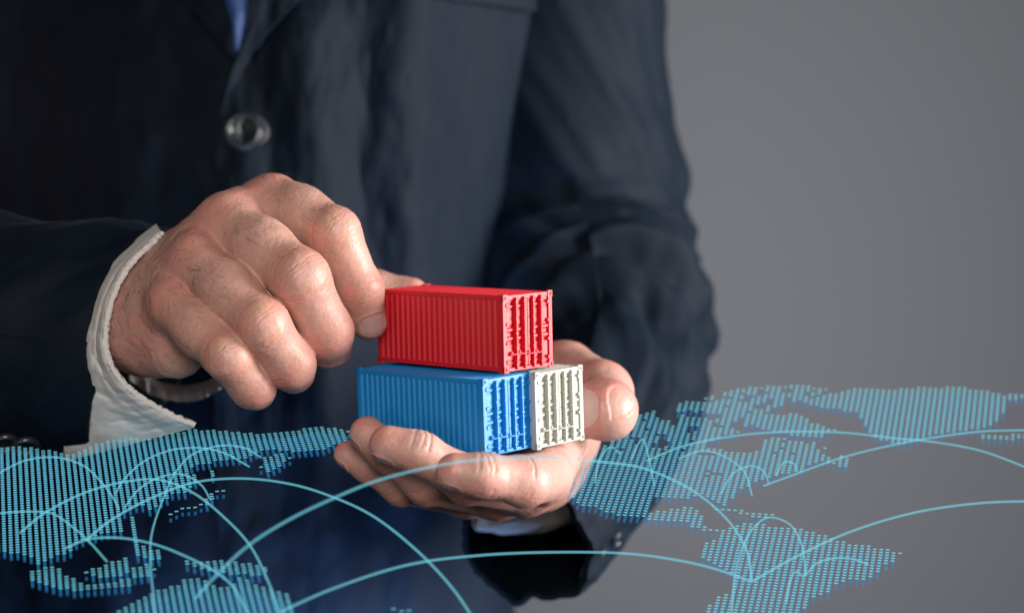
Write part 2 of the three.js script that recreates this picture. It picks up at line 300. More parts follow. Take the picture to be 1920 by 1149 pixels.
    const mot = fbm(X / 5, Y / 5, Z / 5 + 9), mot2 = noise(X / 1.3, Y / 1.3, Z / 1.3); red = clamp(red + 0.45 * mot + 0.14 * mot2 - 0.03 + (spec.ruddy || 0), 0, 1); pale = clamp(pale + 0.25 * fbm(X / 9 + 40, Y / 9, Z / 9), 0, 1);
    const tone = 1 + 0.14 * mot + 0.07 * mot2 + 0.05 * noise(X / 0.7, Y / 0.7, Z / 0.7);
    const c = spec.skin || [0.550, 0.312, 0.258];
    col[3 * k] = lerp(lerp(c[0], c[0] * 0.98, red), 0.58, pale * 0.6) * tone; col[3 * k + 1] = lerp(lerp(c[1], c[1] * 0.68, red), 0.40, pale * 0.6) * tone; col[3 * k + 2] = lerp(lerp(c[2], c[2] * 0.70, red), 0.26, pale * 0.6) * tone;
  }
  const g = new THREE.BufferGeometry();
  g.setAttribute('position', new THREE.BufferAttribute(out, 3)); g.setAttribute('color', new THREE.BufferAttribute(col, 3)); g.setIndex(idx); g.computeVertexNormals();
  // the nails: curved plates sitting in their beds
  const nails = F.filter((f) => f.nail).map((f) => {
    const b = f.bones[f.bones.length - 1], tipLen = f.total - b.s0 + b.B.r, L0 = f.nail.from * tipLen, half = f.nail.half;
    return shell(20, 24, (u, v) => {
      const a = (u * 2 - 1), w = (v * 2 - 1), sq = Math.pow(1 - Math.min(0.985, Math.abs(w)) ** 2.6, 1 / 2.6), ang = a * half * sq * 0.97, sd = lerp(L0, tipLen * (f.nail.to || 0.9), v);
      const t = sd / b.len, r = sd < b.len ? lerp(b.A.r, b.B.r, t) : Math.sqrt(Math.max(0, b.B.r ** 2 - (0.93 * (sd - b.len)) ** 2)), lift = 0.00005 + (f.nail.lift || 0);
      const base = b.A.p.clone().addScaledVector(b.dir, sd), c = b.D.clone().multiplyScalar(Math.cos(ang)).addScaledVector(b.S, Math.sin(ang));
      return base.addScaledVector(c, r + lift);
    }, 0.0004);
  });
  return { geometry: g, nails, F, sdf };
}
const SKIN = new THREE.MeshPhysicalMaterial({ vertexColors: true, roughness: 0.44, specularIntensity: 0.8, sheen: 0.25, sheenColor: new THREE.Color(0.9, 0.45, 0.35), sheenRoughness: 0.5 });
const NAIL = new THREE.MeshPhysicalMaterial({ color: new THREE.Color().setRGB(0.58, 0.37, 0.33), roughness: 0.25, clearcoat: 1, clearcoatRoughness: 0.18 });
const CELL = 0.0005;
const TO_CAM = camVec(0, 0, 1);

const person = new THREE.Group(); person.name = 'person'; person.position.copy(P(400, 1500, 1.02));
scene.add(person); person.updateMatrixWorld(true);
tag(person, 'person in dark navy suit, one hand palm up, other hand pinching the red container', 'person');
const toPerson = (g) => { g.translate(-person.position.x, -person.position.y, -person.position.z); return g; };

const handA = buildHand({                              // the hand that pinches the red container, back of the hand to the front
  dorsal: camVec(-0.35, 0.55, 0.76),
  fingers: [
    { joints: [[513, 380, 0.730, 54], [628, 436, 0.712, 46], [675, 542, 0.717, 41], [691, 604, 0.722, 34]], dorsal: camVec(0.25, 0.25, 0.95), nail: { from: 0.42, half: 0.78, to: 0.88 }, extra: [[565, 405, 0.722, 53]] },
    { joints: [[424, 418, 0.714, 54], [562, 522, 0.690, 54], [612, 622, 0.700, 48], [618, 650, 0.708, 42]], dorsal: camVec(0.35, 0.25, 0.9), extra: [[492, 470, 0.702, 57]] },
    { joints: [[367, 488, 0.704, 51], [491, 609, 0.682, 49], [543, 682, 0.692, 45], [550, 698, 0.700, 40]], dorsal: camVec(0.3, 0.2, 0.93), extra: [[432, 547, 0.694, 55]] },
    { joints: [[324, 568, 0.700, 47], [426, 666, 0.682, 44], [472, 722, 0.692, 41], [480, 732, 0.699, 37]], dorsal: camVec(0.3, 0.15, 0.94), extra: [[376, 618, 0.692, 48]] },
    { joints: [[500, 560, 0.765, 55], [600, 560, 0.772, 48], [700, 550, 0.775, 42], [770, 556, 0.772, 36]], dorsal: camVec(0, 0.6, -0.8) },
  ],
  palm: [
    [[300, 520, 0.748, 62], [508, 384, 0.733, 50]], [[280, 545, 0.738, 62], [424, 420, 0.717, 52]], [[264, 580, 0.729, 60], [366, 492, 0.708, 48]], [[256, 620, 0.724, 54], [324, 574, 0.704, 44]],
    [[270, 640, 0.732, 62], [330, 652, 0.715, 58]], [[330, 560, 0.752, 70], [470, 470, 0.750, 62]], [[350, 600, 0.750, 60], [500, 560, 0.762, 55]], [[255, 592, 0.746, 88], [170, 606, 0.768, 84]],
    [[455, 410, 0.726, 40], [490, 425, 0.724, 34]], [[395, 465, 0.718, 40], [428, 490, 0.714, 34]], [[345, 540, 0.712, 38], [375, 570, 0.710, 32]],
  ],
  relief: (x, y, z, gx, gy, gz, df) => df > 0.004 ? 0.0006 * fbm(x * 70, y * 70, z * 70) : 0,
}, CELL);
const handB = buildHand({                              // the open hand that carries the containers, palm up
  dorsal: camVec(-0.1, -0.9, 0.3), skin: [0.590, 0.345, 0.292], ruddy: 0.05,
  fingers: [
    { joints: [[1022, 893, 0.702, 48], [984, 902, 0.664, 46], [905, 891, 0.654, 39], [852, 884, 0.653, 35]], dorsal: camVec(-0.1, -0.98, -0.05), nail: { from: 0.4, half: 0.75, to: 0.95 } },
    { joints: [[985, 914, 0.712, 50], [878, 900, 0.678, 43], [785, 848, 0.672, 38], [728, 833, 0.673, 36]], dorsal: camVec(-0.2, -0.95, -0.05), nail: { from: 0.4, half: 0.75, to: 0.95 } },
    { joints: [[925, 922, 0.726, 48], [800, 903, 0.697, 41], [725, 846, 0.692, 35], [688, 813, 0.694, 33]], dorsal: camVec(-0.4, -0.9, 0), nail: { from: 0.4, half: 0.75, to: 0.95 } },
    { joints: [[868, 924, 0.742, 43], [752, 910, 0.714, 35], [690, 873, 0.710, 29], [653, 852, 0.711, 27]], dorsal: camVec(-0.4, -0.9, 0), nail: { from: 0.4, half: 0.75, to: 0.95 } },
    { joints: [[960, 705, 0.805, 60], [1060, 702, 0.788, 60], [1128, 736, 0.757, 57], [1140, 770, 0.733, 53], [1052, 770, 0.736, 48]], dorsal: camVec(0.3, 0.14, 0.95), calm: 0.3, nail: { from: 0.08, half: 0.80, to: 0.85, fold: 0.2, lift: 0.0011 } },
  ],
  palm: [
    [[1066, 812, 0.772, 54], [1022, 890, 0.704, 46]], [[1035, 850, 0.780, 58], [985, 914, 0.714, 48]], [[1010, 880, 0.785, 60], [930, 922, 0.726, 48]], [[985, 895, 0.790, 55], [872, 924, 0.744, 44]],
    [[1050, 800, 0.775, 56], [990, 750, 0.80, 60]], [[1015, 862, 0.795, 78], [1030, 880, 0.87, 75]],
  ],
}, CELL);
// the arms and trunk inside the clothes carry on from the wrists
function limbs() {
  const L = [[[175, 603, 0.766, 82], [-200, 595, 0.80, 130]], [[-200, 595, 0.80, 130], [-560, 560, 0.86, 150]], [[-560, 560, 0.86, 150], [-300, -330, 1.03, 190]], [[1015, 862, 0.795, 74], [1075, 800, 0.92, 90]], [[1075, 800, 0.92, 90], [1130, 630, 1.0, 105]], [[1130, 630, 1.0, 105], [1050, 300, 1.045, 115]], [[1050, 300, 1.045, 115], [960, -330, 1.05, 150]],
    [[-300, -330, 1.03, 190], [960, -330, 1.05, 150]], [[330, -200, 1.04, 270], [360, 1400, 1.04, 290]], [[470, -200, 1.04, 270], [450, 1400, 1.04, 290]]].map(([a, b]) => [joint(a), joint(b)]);
  const C = L.map(([a, b]) => coneOf(a, b)), lo = V(9, 9, 9), hi = V(-9, -9, -9); for (const j of L.flat()) { lo.min(j.p.clone().subScalar(j.r + 0.012)); hi.max(j.p.clone().addScalar(j.r + 0.012)); }
  const { pos, idx } = nets((x, y, z) => { let d = 9; for (const c of C) d = smin(d, cone(x, y, z, c), 0.03); return d; }, lo, hi, 0.006), g = new THREE.BufferGeometry(), col = new Float32Array(pos.length);
  for (let k = 0; k < pos.length; k += 3) col.set([0.550, 0.312, 0.258], k);
  g.setAttribute('position', new THREE.BufferAttribute(pos, 3)); g.setAttribute('color', new THREE.BufferAttribute(col, 3)); g.setIndex(idx); g.computeVertexNormals(); return g;
}
// short dark hairs on the back of the pinching hand
function hairs(hand, count, dorsal) {
  const p = hand.geometry.attributes.position.array, n = hand.geometry.attributes.normal.array, N = p.length / 3, out = [], flow = camVec(0.75, -0.62, 0).normalize();
  const view = (i) => { const q = V(p[3 * i], p[3 * i + 1], p[3 * i + 2]).sub(camera.position); const z = q.dot(_fwd); return [960 + q.dot(_rgt) / z * FOCAL, 574.5 - q.dot(_up) / z * FOCAL]; };
  let tries = 0;
  while (out.length < count && tries++ < 60000) {
    const i = Math.floor(rnd() * N), nn = V(n[3 * i], n[3 * i + 1], n[3 * i + 2]); if (nn.dot(dorsal) < 0.1) continue;
    const [x, y] = view(i); let w = 0;
    w += gauss(Math.hypot(x - 240, y - 590), 75); w += 0.9 * gauss(Math.hypot(x - 325, y - 500), 60) ; w += 0.8 * gauss(Math.hypot(x - 405, y - 520), 45) + 0.8 * gauss(Math.hypot(x - 475, y - 440), 40) + 0.7 * gauss(Math.hypot(x - 365, y - 620), 40) + 0.6 * gauss(Math.hypot(x - 560, y - 385), 40) + 0.7 * gauss(Math.hypot(x - 500, y - 350), 30);
    if (rnd() > w) continue;
    const tangent = flow.clone().add(V(rnd() - 0.5, rnd() - 0.5, rnd() - 0.5).multiplyScalar(1.2)); tangent.addScaledVector(nn, -tangent.dot(nn)).normalize();
    const len = 0.0035 + 0.0045 * rnd(), curl = nn.clone().cross(tangent).multiplyScalar((rnd() - 0.5) * 1.3), pts = [];
    for (let k = 0; k <= 4; k++) { const t = k / 4; pts.push(V(p[3 * i], p[3 * i + 1], p[3 * i + 2]).addScaledVector(tangent, len * t).addScaledVector(nn, len * (0.42 * t - 0.34 * t * t) - 0.0001).addScaledVector(curl, len * t * t * 0.6)); }
    const g = new THREE.TubeGeometry(new THREE.CatmullRomCurve3(pts), 5, 0.000034, 3, false); g.deleteAttribute('uv'); out.push(g);
  }
  return mergeGeometries(out);
}
{
  const body = obj('body', toPerson(mergeGeometries([handA.geometry, handB.geometry, limbs()])), SKIN, person);
  const HAIR = new THREE.MeshStandardMaterial({ color: new THREE.Color().setRGB(0.035, 0.022, 0.016), roughness: 0.5 });
  tag(obj('hair', toPerson(hairs(handA, 320, camVec(-0.2, 0.3, 0.93))), HAIR, person), null, null, null, 'stuff');
  for (const g of [...handA.nails, ...handB.nails]) obj('fingernail', toPerson(g), NAIL, person);
  console.log('skin triangles', body.geometry.index.count / 3);
}

// ---------------------------------------------------------------- clothes
const weave = noiseTexture(256, 256, (x, y) => { const twill = ((x + y) % 8) < 4 ? 26 : -26, v = 128 + twill + 40 * (rnd() - 0.5) + 30 * fbm(x / 20, y / 20, 2); return [v, v, v]; });
const suiting = noiseTexture(512, 512, (x, y) => { const stripe = x % 128 < 3 ? 30 : 0, fib = 10 * noise(x / 6, y / 40, 4); const v = 200 + fib; return [v * 0.95 + stripe, v + stripe, v + stripe]; }, true);
weave.repeat.set(1, 1);
const SUIT = new THREE.MeshPhysicalMaterial({ color: new THREE.Color().setRGB(0.0068, 0.0155, 0.0325), roughness: 0.72, map: suiting, bumpMap: weave, bumpScale: 0.00004, sheen: 0.22, sheenColor: new THREE.Color(0.12, 0.20, 0.30), sheenRoughness: 0.5, specularIntensity: 0.35, side: THREE.DoubleSide });
const cloth = noiseTexture(256, 256, (x, y) => { const v = 128 + (x % 6 < 3 ? 20 : -20) + (y % 6 < 3 ? 20 : -20) + 50 * (rnd() - 0.5); return [v, v, v]; });
const SHIRT = new THREE.MeshPhysicalMaterial({ color: new THREE.Color().setRGB(0.80, 0.77, 0.76), roughness: 0.85, bumpMap: cloth, bumpScale: 0.00012, sheen: 0.2, sheenColor: new THREE.Color(1, 1, 1), side: THREE.DoubleSide });
const TIE = new THREE.MeshPhysicalMaterial({ color: new THREE.Color().setRGB(0.02, 0.065, 0.23), roughness: 0.5, bumpMap: weave, bumpScale: 0.0001, sheen: 0.5, sheenColor: new THREE.Color(0.3, 0.4, 0.8) });
const HORN = new THREE.MeshPhysicalMaterial({ color: new THREE.Color().setRGB(0.016, 0.024, 0.034), roughness: 0.35, clearcoat: 0.5, clearcoatRoughness: 0.1 });

const jacket = new THREE.Group(); jacket.name = 'jacket'; person.add(jacket); tag(jacket, 'dark navy pinstriped suit jacket');
const shirt = new THREE.Group(); shirt.name = 'shirt'; person.add(shirt);
// trunk of the jacket: an oval whose width changes with height (py counts down the frame, at the depth of the chest)
const TZ = 1.02, TB = 0.115, TX = -0.168;
const trunkA = (py) => along([[-300, 0.200], [0, 0.189], [250, 0.175], [530, 0.158], [800, 0.152], [1149, 0.168], [1500, 0.185]], py);
const edgeX = (py) => along([[-260, 470], [60, 462], [150, 437], [225, 417], [333, 404], [600, 400], [1149, 420], [1500, 470]], py);
function folds(X, py) {                                // hanging folds of the front
  const t = py / 1000, x1 = -0.101 + 0.012 * t, x2 = -0.052 + 0.01 * t - 0.012 * noise(t * 3, 2, 1), x3 = -0.008 + 0.004 * noise(t * 4, 5, 3);
  const r = (x, c, w) => Math.exp(-(Math.abs((x - c) / w) ** 2));
  const edge = (edgeX(py) - 960) / FOCAL * 0.91, left = Math.max(0, edge - X);
  return -0.30 * Math.min(left, 0.12) + 0.016 * r(X, x1, 0.017) * smooth(-50, 120, py) + 0.021 * r(X, x2, 0.019) + 0.003 * r(X, x3, 0.012) * smooth(100, 300, py) + 0.006 * fbm(X * 30, t * 4, 3) + 0.0012 * fbm(X * 90 + t * 4, t * 12, 9) + 0.004 * r(X, -0.235 + 0.03 * t, 0.02) * smooth(200, 500, py);
}
const rowY = (py) => (574.5 - py) / FOCAL * 0.95;
function trunkPoint(ang, py, off = 0) {                // ang 0 = straight ahead, + to the right of the frame
  const a = trunkA(py), X = TX + a * Math.sin(ang), k = Math.cos(ang); const f = k > 0 ? folds(X, py) * smooth(0, 0.35, k) : 0;
  return camVec(X + off * Math.sin(ang), rowY(py), -(TZ - (TB + f + off) * k)).add(camera.position);
}
const rel = (g) => toPerson(g);
obj('jacket_body', rel(sheet(260, 220, (u, v) => trunkPoint(u * Math.PI * 2 - Math.PI, -260 + v * 1760), [18, 10])), SUIT, jacket);
// a point of the front given by its place in the frame's measure and its lift over the cloth below
function frontPoint(px, py, off) {
  const y = rowY(py) / ((574.5 - py || 1e-6) / FOCAL); let z = 0.91, X = 0;
  for (let i = 0; i < 4; i++) { X = (px - 960) / FOCAL * z; const s = clamp((X - TX) / trunkA(py), -0.98, 0.98), k = Math.sqrt(1 - s * s); z = TZ - (TB + folds(X, py) * smooth(0, 0.35, k)) * k - off; }
  return camVec(X, rowY(py), -z).add(camera.position);
}
obj('front_panel', rel(shell(160, 200, (u, v) => { const py = -260 + v * 1760, e = edgeX(py), px = lerp(e, 900, u); return frontPoint(px, py, 0.0055 * smooth(1, 0.35, u) + 0.0015 * smooth(0.06, 0, u) * 0); }, 0.0022, [5, 10])), SUIT, jacket);
// lapels, laid over the fronts
const inR = (py) => along([[-260, 560], [0, 500], [95, 464], [160, 432], [240, 413]], py), outR = (py) => along([[-260, 830], [0, 598], [117, 484], [200, 428], [240, 414]], py);
obj('lapel', rel(shell(40, 70, (u, v) => { const py = -260 + v * 498; return frontPoint(lerp(inR(py), outR(py), u), py, 0.017 + 0.004 * (1 - u) * smooth(1, 0.6, v) - 0.004 * smooth(0.8, 1, v)); }, 0.0024, [1.5, 3])), SUIT, jacket);
const inL = (py) => along([[-260, 340], [0, 414], [95, 446], [150, 452]], py), outL = (py) => along([[-260, 90], [0, 325], [80, 395], [150, 450]], py);
obj('lapel', rel(shell(40, 60, (u, v) => { const py = -260 + v * 408; return frontPoint(lerp(outL(py), inL(py), u), py, 0.0035 + 0.003 * u * smooth(1, 0.6, v)); }, 0.0024, [1.5, 3])), SUIT, jacket);
obj('shirt_front', rel(shell(30, 40, (u, v) => { const py = -260 + v * 325; return frontPoint(lerp(lerp(350, 425, v), lerp(560, 470, v), u), py, 0.0015); }, 0.001)), SHIRT, shirt);
{
  const tie = obj('tie', rel(shell(24, 40, (u, v) => { const py = -260 + v * 380, c = lerp(452, 448, v), w = lerp(40, 30, smooth(0, 0.7, v)) * smooth(1.04, 0.75, v); return frontPoint(c + (u * 2 - 1) * w - 4, py, 0.0028 + 0.003 * (1 - (u * 2 - 1) ** 2)); }, 0.0015)), TIE, person);
  tag(tie, 'blue necktie');
}
obj('pocket_welt', rel(shell(60, 10, (u, v) => frontPoint(lerp(705, 1000, u), lerp(-28, 6, v) + 14 * (1 - u), 0.0075 * smooth(0, 0.3, v)), 0.002, [0.6, 0.1])), SUIT, jacket);
// horn buttons
function buttonGeometry(r) {
  const pts = [[0, 0.0012], [0.45, 0.0013], [0.55, 0.0016], [0.62, 0.0026], [0.75, 0.0033], [0.9, 0.0031], [0.99, 0.0021], [1, 0.001], [0.9, 0], [0, 0]].map(([a, b]) => new THREE.Vector2(a * r, b));
  const g = new THREE.LatheGeometry(pts, 40); g.rotateX(Math.PI / 2); return g;     // faces +z
}
function addButton(at, normal, r, parent, name = 'button') {
  const b = obj(name, buttonGeometry(r), HORN, parent); b.quaternion.setFromUnitVectors(V(0, 0, 1), normal.clone().normalize()); b.position.copy(at).sub(person.position); return b;
}
addButton(frontPoint(456, 265, 0.0065), camVec(-0.05, 0.1, 1), 0.0098, jacket);
addButton(frontPoint(472, 264, 0.0045), camVec(0.05, 0.05, 1), 0.0092, jacket);

// a sleeve: a tube along joints [px, py, depth, radius], with its own folds
function sleeveGeometry(joints, nu, nv, foldFn, endFn, thick, uvScale) {
  const pts = joints.map(([x, y, z]) => P(x, y, z)), rad = joints.map(([, , z, r]) => r * z / FOCAL), curve = new THREE.CatmullRomCurve3(pts, false, 'centripetal');
  const N = 400, fr = []; let side = camVec(0, 0, 1);
  for (let i = 0; i <= N; i++) { const t = curve.getTangent(i / N), p = curve.getPoint(i / N); side = side.clone().addScaledVector(t, -side.dot(t)).normalize(); fr.push({ p, t, a: side, b: t.clone().cross(side) }); }
  const rList = rad.map((r, i) => [i / (rad.length - 1), r]);
  const at = (u, v) => {
    const k = clamp(v, 0, 1) * N, i = Math.min(N - 1, Math.floor(k)), f = k - i, A = fr[i], B = fr[i + 1], ang = u * Math.PI * 2, c = Math.cos(ang), s = Math.sin(ang);
    const q = A.p.clone().lerp(B.p, f), a = A.a.clone().lerp(B.a, f), b = A.b.clone().lerp(B.b, f), t = A.t.clone().lerp(B.t, f);
    const r = along(rList, v) + foldFn(ang, v);
    return q.addScaledVector(a, r * c).addScaledVector(b, r * s).addScaledVector(t, endFn ? endFn(ang, v) : 0);
  };
  return thick ? shell(nu, nv, at, thick, uvScale) : sheet(nu, nv, at, uvScale);
}
// sleeve of the pinching arm. ang 0 faces the camera; its axis runs to the right, so +90 degrees points up or down
const sleeveA = obj('sleeve', rel(sleeveGeometry([[-520, 585, 0.800, 232], [-250, 600, 0.790, 226], [0, 618, 0.780, 218], [296, 644, 0.766, 216]], 120, 130,
  (g, v) => 0.0022 * fbm(g * 1.6 + 5, v * 5, 2) + 0.0016 * fbm(Math.cos(g) * 3, v * 14 + Math.sin(g) * 3, 5) + 0.0014 * Math.sin(v * 26 + 2 * Math.sin(g + 1)) * smooth(0.2, 0.6, v) * smooth(1, 0.85, v),
  (g, v) => (Math.sin(g) < 0 ? -0.018 : -0.019) * Math.sin(g) * smooth(0.5, 1, v), 0.0024, [6, 4])), SUIT, jacket);
const sleeveB = obj('sleeve', rel(sleeveGeometry([[1010, -330, 1.05, 225], [1038, 0, 1.045, 212], [1058, 250, 1.04, 206], [1092, 470, 1.03, 198], [1136, 610, 1.0, 190], [1142, 760, 0.94, 160], [1065, 920, 0.87, 148], [985, 1022, 0.82, 128]], 150, 260,
  (g, v) => 0.006 * fbm(Math.cos(g) * 1.5, Math.sin(g) * 1.5 + v * 6, 4) + 0.0085 * gauss(v - 0.56, 0.16) * (Math.sin(v * 58 + 3.2 * Math.cos(g) + 1.5 * noise(g, v * 9, 3)) * 0.8 + 0.4 * noise(v * 30, g * 2, 8)) + 0.0012 * fbm(Math.cos(g) * 2, v * 16 + Math.sin(g) * 2, 11) ,
  null, 0.0026, [7, 10])), SUIT, jacket);
addButton(P(8, 826, 0.752), camVec(0.25, -0.75, 0.6), 0.0062, sleeveA); addButton(P(46, 832, 0.752), camVec(0.25, -0.75, 0.6), 0.0062, sleeveA);
for (const [x, y, z] of [[1150, 1008, 0.842], [1122, 1040, 0.83], [1093, 1070, 0.82]]) addButton(P(x, y, z), camVec(0.85, -0.35, 0.4), 0.0042, sleeveB);
for (const s of [sleeveA, sleeveB]) for (const b of s.children) { b.position.add(V(0, 0, 0)); }

// shirt cuffs
{
  const A = [[295, 425], [205, 495], [165, 548], [143, 610], [130, 665], [124, 720], [122, 760], [122, 805], [122, 860]], B = [[302, 438], [243, 497], [214, 548], [199, 605], [199, 660], [222, 708], [262, 744], [312, 774], [364, 797]];
  const cu = (L, i) => L.map((p, k) => [k / (L.length - 1), p[i]]), ax = cu(A, 0), ay = cu(A, 1), bxx = cu(B, 0), by = cu(B, 1);
  obj('cuff', rel(shell(46, 200, (u, v) => {
    const x = lerp(along(ax, v), along(bxx, v), u), y = lerp(along(ay, v), along(by, v), u), s = clamp((y - 636) / 232, -0.995, 0.995), Z = 0.771 - lerp(0.036 * Math.sqrt(1 - s * s), 0.060 * (1 - s * s) ** 0.3, u);
    const pucker = (0.00010 * Math.sin(v * 150 + 9 * noise(v * 9, 1, 1)) + 0.0008 * noise(v * 22, u * 2.6, 2)) * smooth(0.2, 0.85, u) + 0.0026 * fbm(v * 6, u * 2.5, 6) + 0.0012 * gauss(u - 0.93, 0.06) - 0.0008 * gauss(u - 0.8, 0.03);
    return P(x, y, Z - pucker);
  }, 0.0014, [2, 8])), SHIRT, shirt);
  {
    const pts = []; for (let k = 0; k <= 90; k++) { const v = k / 90, x = along(bxx, v), y = along(by, v), q = clamp((y - 636) / 232, -0.995, 0.995); pts.push(P(x, y, 0.770 - 0.060 * (1 - q * q) ** 0.3)); }
    const g = new THREE.TubeGeometry(new THREE.CatmullRomCurve3(pts), 360, 0.0013, 10, false), p = g.attributes.position, n = g.attributes.normal;
    for (let k = 0; k < p.count; k++) { const t = Math.floor(k / 11) / 360, d = 0.00014 * Math.sin(t * 170 + 11 * noise(t * 10, 2, 5)) + 0.0003 * noise(t * 60, k % 11, 3); p.setXYZ(k, p.getX(k) + n.getX(k) * d, p.getY(k) + n.getY(k) * d, p.getZ(k) + n.getZ(k) * d); }
    g.computeVertexNormals(); obj('cuff_hem', rel(g), SHIRT, shirt);
  }
  const T = [[240, 672], [290, 712], [340, 722], [380, 716], [418, 700]], Bq = [[240, 712], [290, 742], [340, 752], [380, 744], [418, 722]];
  const t0 = cu(T, 0), t1 = cu(T, 1), b0 = cu(Bq, 0), b1 = cu(Bq, 1);
  obj('cuff', rel(shell(16, 80, (u, v) => P(lerp(along(t0, v), along(b0, v), u), lerp(along(t1, v), along(b1, v), u), lerp(0.800, 0.775, v) - 0.004 * u - 0.0006 * Math.sin(v * 50 + 2 * noise(v * 9, 3, 1)) * smooth(0.2, 0.9, u)), 0.0014, [1, 4])), SHIRT, shirt);
  obj('cuff', rel(sleeveGeometry([[1120, 915, 0.872, 50], [1010, 952, 0.846, 46], [930, 965, 0.832, 36], [889, 978, 0.828, 17]], 90, 60, (g, v) => 0.0012 * fbm(Math.cos(g) * 2, v * 4, Math.sin(g) * 2), (g, v) => 0, 0.0014, [6, 2])), SHIRT, shirt);
}

// ---------------------------------------------------------------- the projected map: two sheets of glowing dashes, each over a short blue bar, and curved route lines
const holo = new THREE.Group(); holo.name = 'hologram_map'; scene.add(holo);
tag(holo, 'glowing cyan dotted world map with curved route lines floating below the hands', 'hologram');
const DASH = new THREE.MeshStandardMaterial({ color: 0x000000, roughness: 1, emissive: new THREE.Color().setRGB(0.22, 0.78, 0.92), emissiveIntensity: 0.9, transparent: true, opacity: 0.54 });
const BAR = new THREE.MeshStandardMaterial({ color: 0x000000, roughness: 1, emissive: new THREE.Color().setRGB(0.03, 0.36, 0.85), emissiveIntensity: 0.62, transparent: true, opacity: 0.2 });
const LINE = new THREE.MeshStandardMaterial({ color: 0x000000, roughness: 1, emissive: new THREE.Color().setRGB(0.20, 0.72, 0.88), emissiveIntensity: 1, transparent: true, opacity: 0.27 });
function boxes(list, ex, ey, ez) {                      // many small boxes in one geometry; ex, ey, ez are half edges
  const pos = new Float32Array(list.length * 24), idx = []; const F = [0, 2, 3, 0, 3, 1, 4, 5, 7, 4, 7, 6, 0, 1, 5, 0, 5, 4, 2, 6, 7, 2, 7, 3, 0, 4, 6, 0, 6, 2, 1, 3, 7, 1, 7, 5];
  list.forEach((p, n) => { for (let c = 0; c < 8; c++) { const a = c & 1 ? 1 : -1, b = c & 2 ? 1 : -1, d = c & 4 ? 1 : -1, q = p.clone().addScaledVector(ex, a).addScaledVector(ey, b).addScaledVector(ez, d); pos.set([q.x, q.y, q.z], n * 24 + c * 3); } for (const i of F) idx.push(n * 8 + i); });
  const g = new THREE.BufferGeometry(); g.setAttribute('position', new THREE.BufferAttribute(pos, 3)); g.setIndex(idx); g.computeVertexNormals(); return g;
}
const SHEETS = [
  { O: [-0.13394, -0.07215, -0.69], r: [0.002395, 0.000203, 0], c: [0.000495, -0.000698, 0.001667], lands: {
    asia: [-278,-29,-229,-28,-197,-27,-171,-25,-136,-22,-118,-23,-94,-26,-71,-27,-43,-28,-8,-27,20,-28,47,-28,75,-29,110,-28,145,-26,171,-25,196,-24,233,-24,260,-25,292,-25,321,-23,333,-22,319,-17,273,-14,237,-14,205,-16,178,-16,149,-13,104,-13,72,-12,52,-10,67,-7,55,-3,38,0,21,0,-2,3,-17,6,-28,4,-45,4,-54,5,-65,7,-64,11,-71,14,-84,14,-96,13,-117,15,-134,16,-146,17,-152,21,-176,21,-189,23,-197,25,-212,20,-232,19,-280,17],
    japan: [175,-13,218,-15,221,-11,176,-6], korea: [83,-9,91,-9,88,-2,80,-2],
    philippines: [-56,8,-49,8,-48,17,-37,21,-16,22,-18,26,-48,25,-57,19],
    sumatra: [-213,26,-183,25,-168,26,-159,29,-147,30,-140,32,-117,33,-70,32,-69,35,-141,35,-180,33,-214,29],
    borneo: [-131,28,-118,27,-94,25,-65,24,-66,30,-101,31,-128,30], celebes: [-61,28,-39,27,-27,29,-40,32,-62,32],
    new_guinea: [18,27,31,28,74,28,112,30,137,33,126,35,93,34,55,32,18,29],
    australia: [-103,44,-75,41,-58,40,-27,37,-3,36,11,34,32,34,54,37,72,38,83,36,94,34,103,36,113,38,143,41,160,43,159,49,138,57,-90,53],
  }, dots: { small_islands: [9,0,10,0,8,1,8,2,8,3,7,4,7,3,7,5,6,5,5,6,4,6,3,6,2,7,1,8,17,-9], new_zealand: [29,50,30,51,31,51] } },
  { O: [0.0722, -0.06912, -0.722], r: [0.002463, -0.000127, 0], c: [-0.00042, -0.000857, 0.001253], lands: {
    north_america: [-163,-12,-145,-17,-123,-21,-125,-26,-101,-28,-88,-25,-54,-23,-50,-27,-74,-31,-16,-36,30,-40,79,-42,134,-43,190,-42,165,-39,140,-36,115,-34,99,-32,92,-29,69,-25,48,-20,20,-17,-4,-14,26,-13,61,-12,82,-12,92,-13,96,-19,129,-19,148,-18,188,-18,206,-15,236,-13,252,-9,244,-8,222,-9,202,-10,181,-9,175,-7,168,-5,139,-4,128,-3,104,-1,88,2,75,4,65,10,50,9,23,6,-2,8,-51,8,-52,15,-78,16,-98,16,-137,13,-163,13,-193,8,-194,3,-178,-6],
    baffin_island: [42,-29,92,-29,141,-30,166,-27,190,-25,218,-24,186,-20,155,-20,127,-21,76,-23],
    greenland: [192,-40,227,-43,263,-43,319,-44,336,-45,410,-46,453,-45,485,-44,495,-43,490,-35,476,-30,464,-28,437,-27,402,-25,367,-23,345,-21,334,-19,315,-19,279,-21,262,-25,255,-28,239,-32,198,-33,160,-34,140,-36],
    central_america: [-54,14,5,11,18,11,36,15,41,19,60,19,84,18,86,20,49,20,23,19,8,17,-50,17],
    south_america: [41,25,64,22,77,18,103,16,124,16,154,17,185,17,216,18,242,20,255,21,295,22,326,23,351,24,347,27,334,28,321,32,307,34,264,36,253,39,234,41,222,44,213,54,75,56,78,47,86,43,107,41,101,35,71,32,45,29],
    iceland: [456,-25,532,-26,533,-24,457,-23], scandinavia: [490,-44,532,-44,532,-42,491,-41],
  }, dots: { caribbean_islands: [5,11,6,11,7,11,8,11,9,11,9,12,10,12,11,12,11,13,12,12,12,13,13,12,13,13,14,12] } },
];
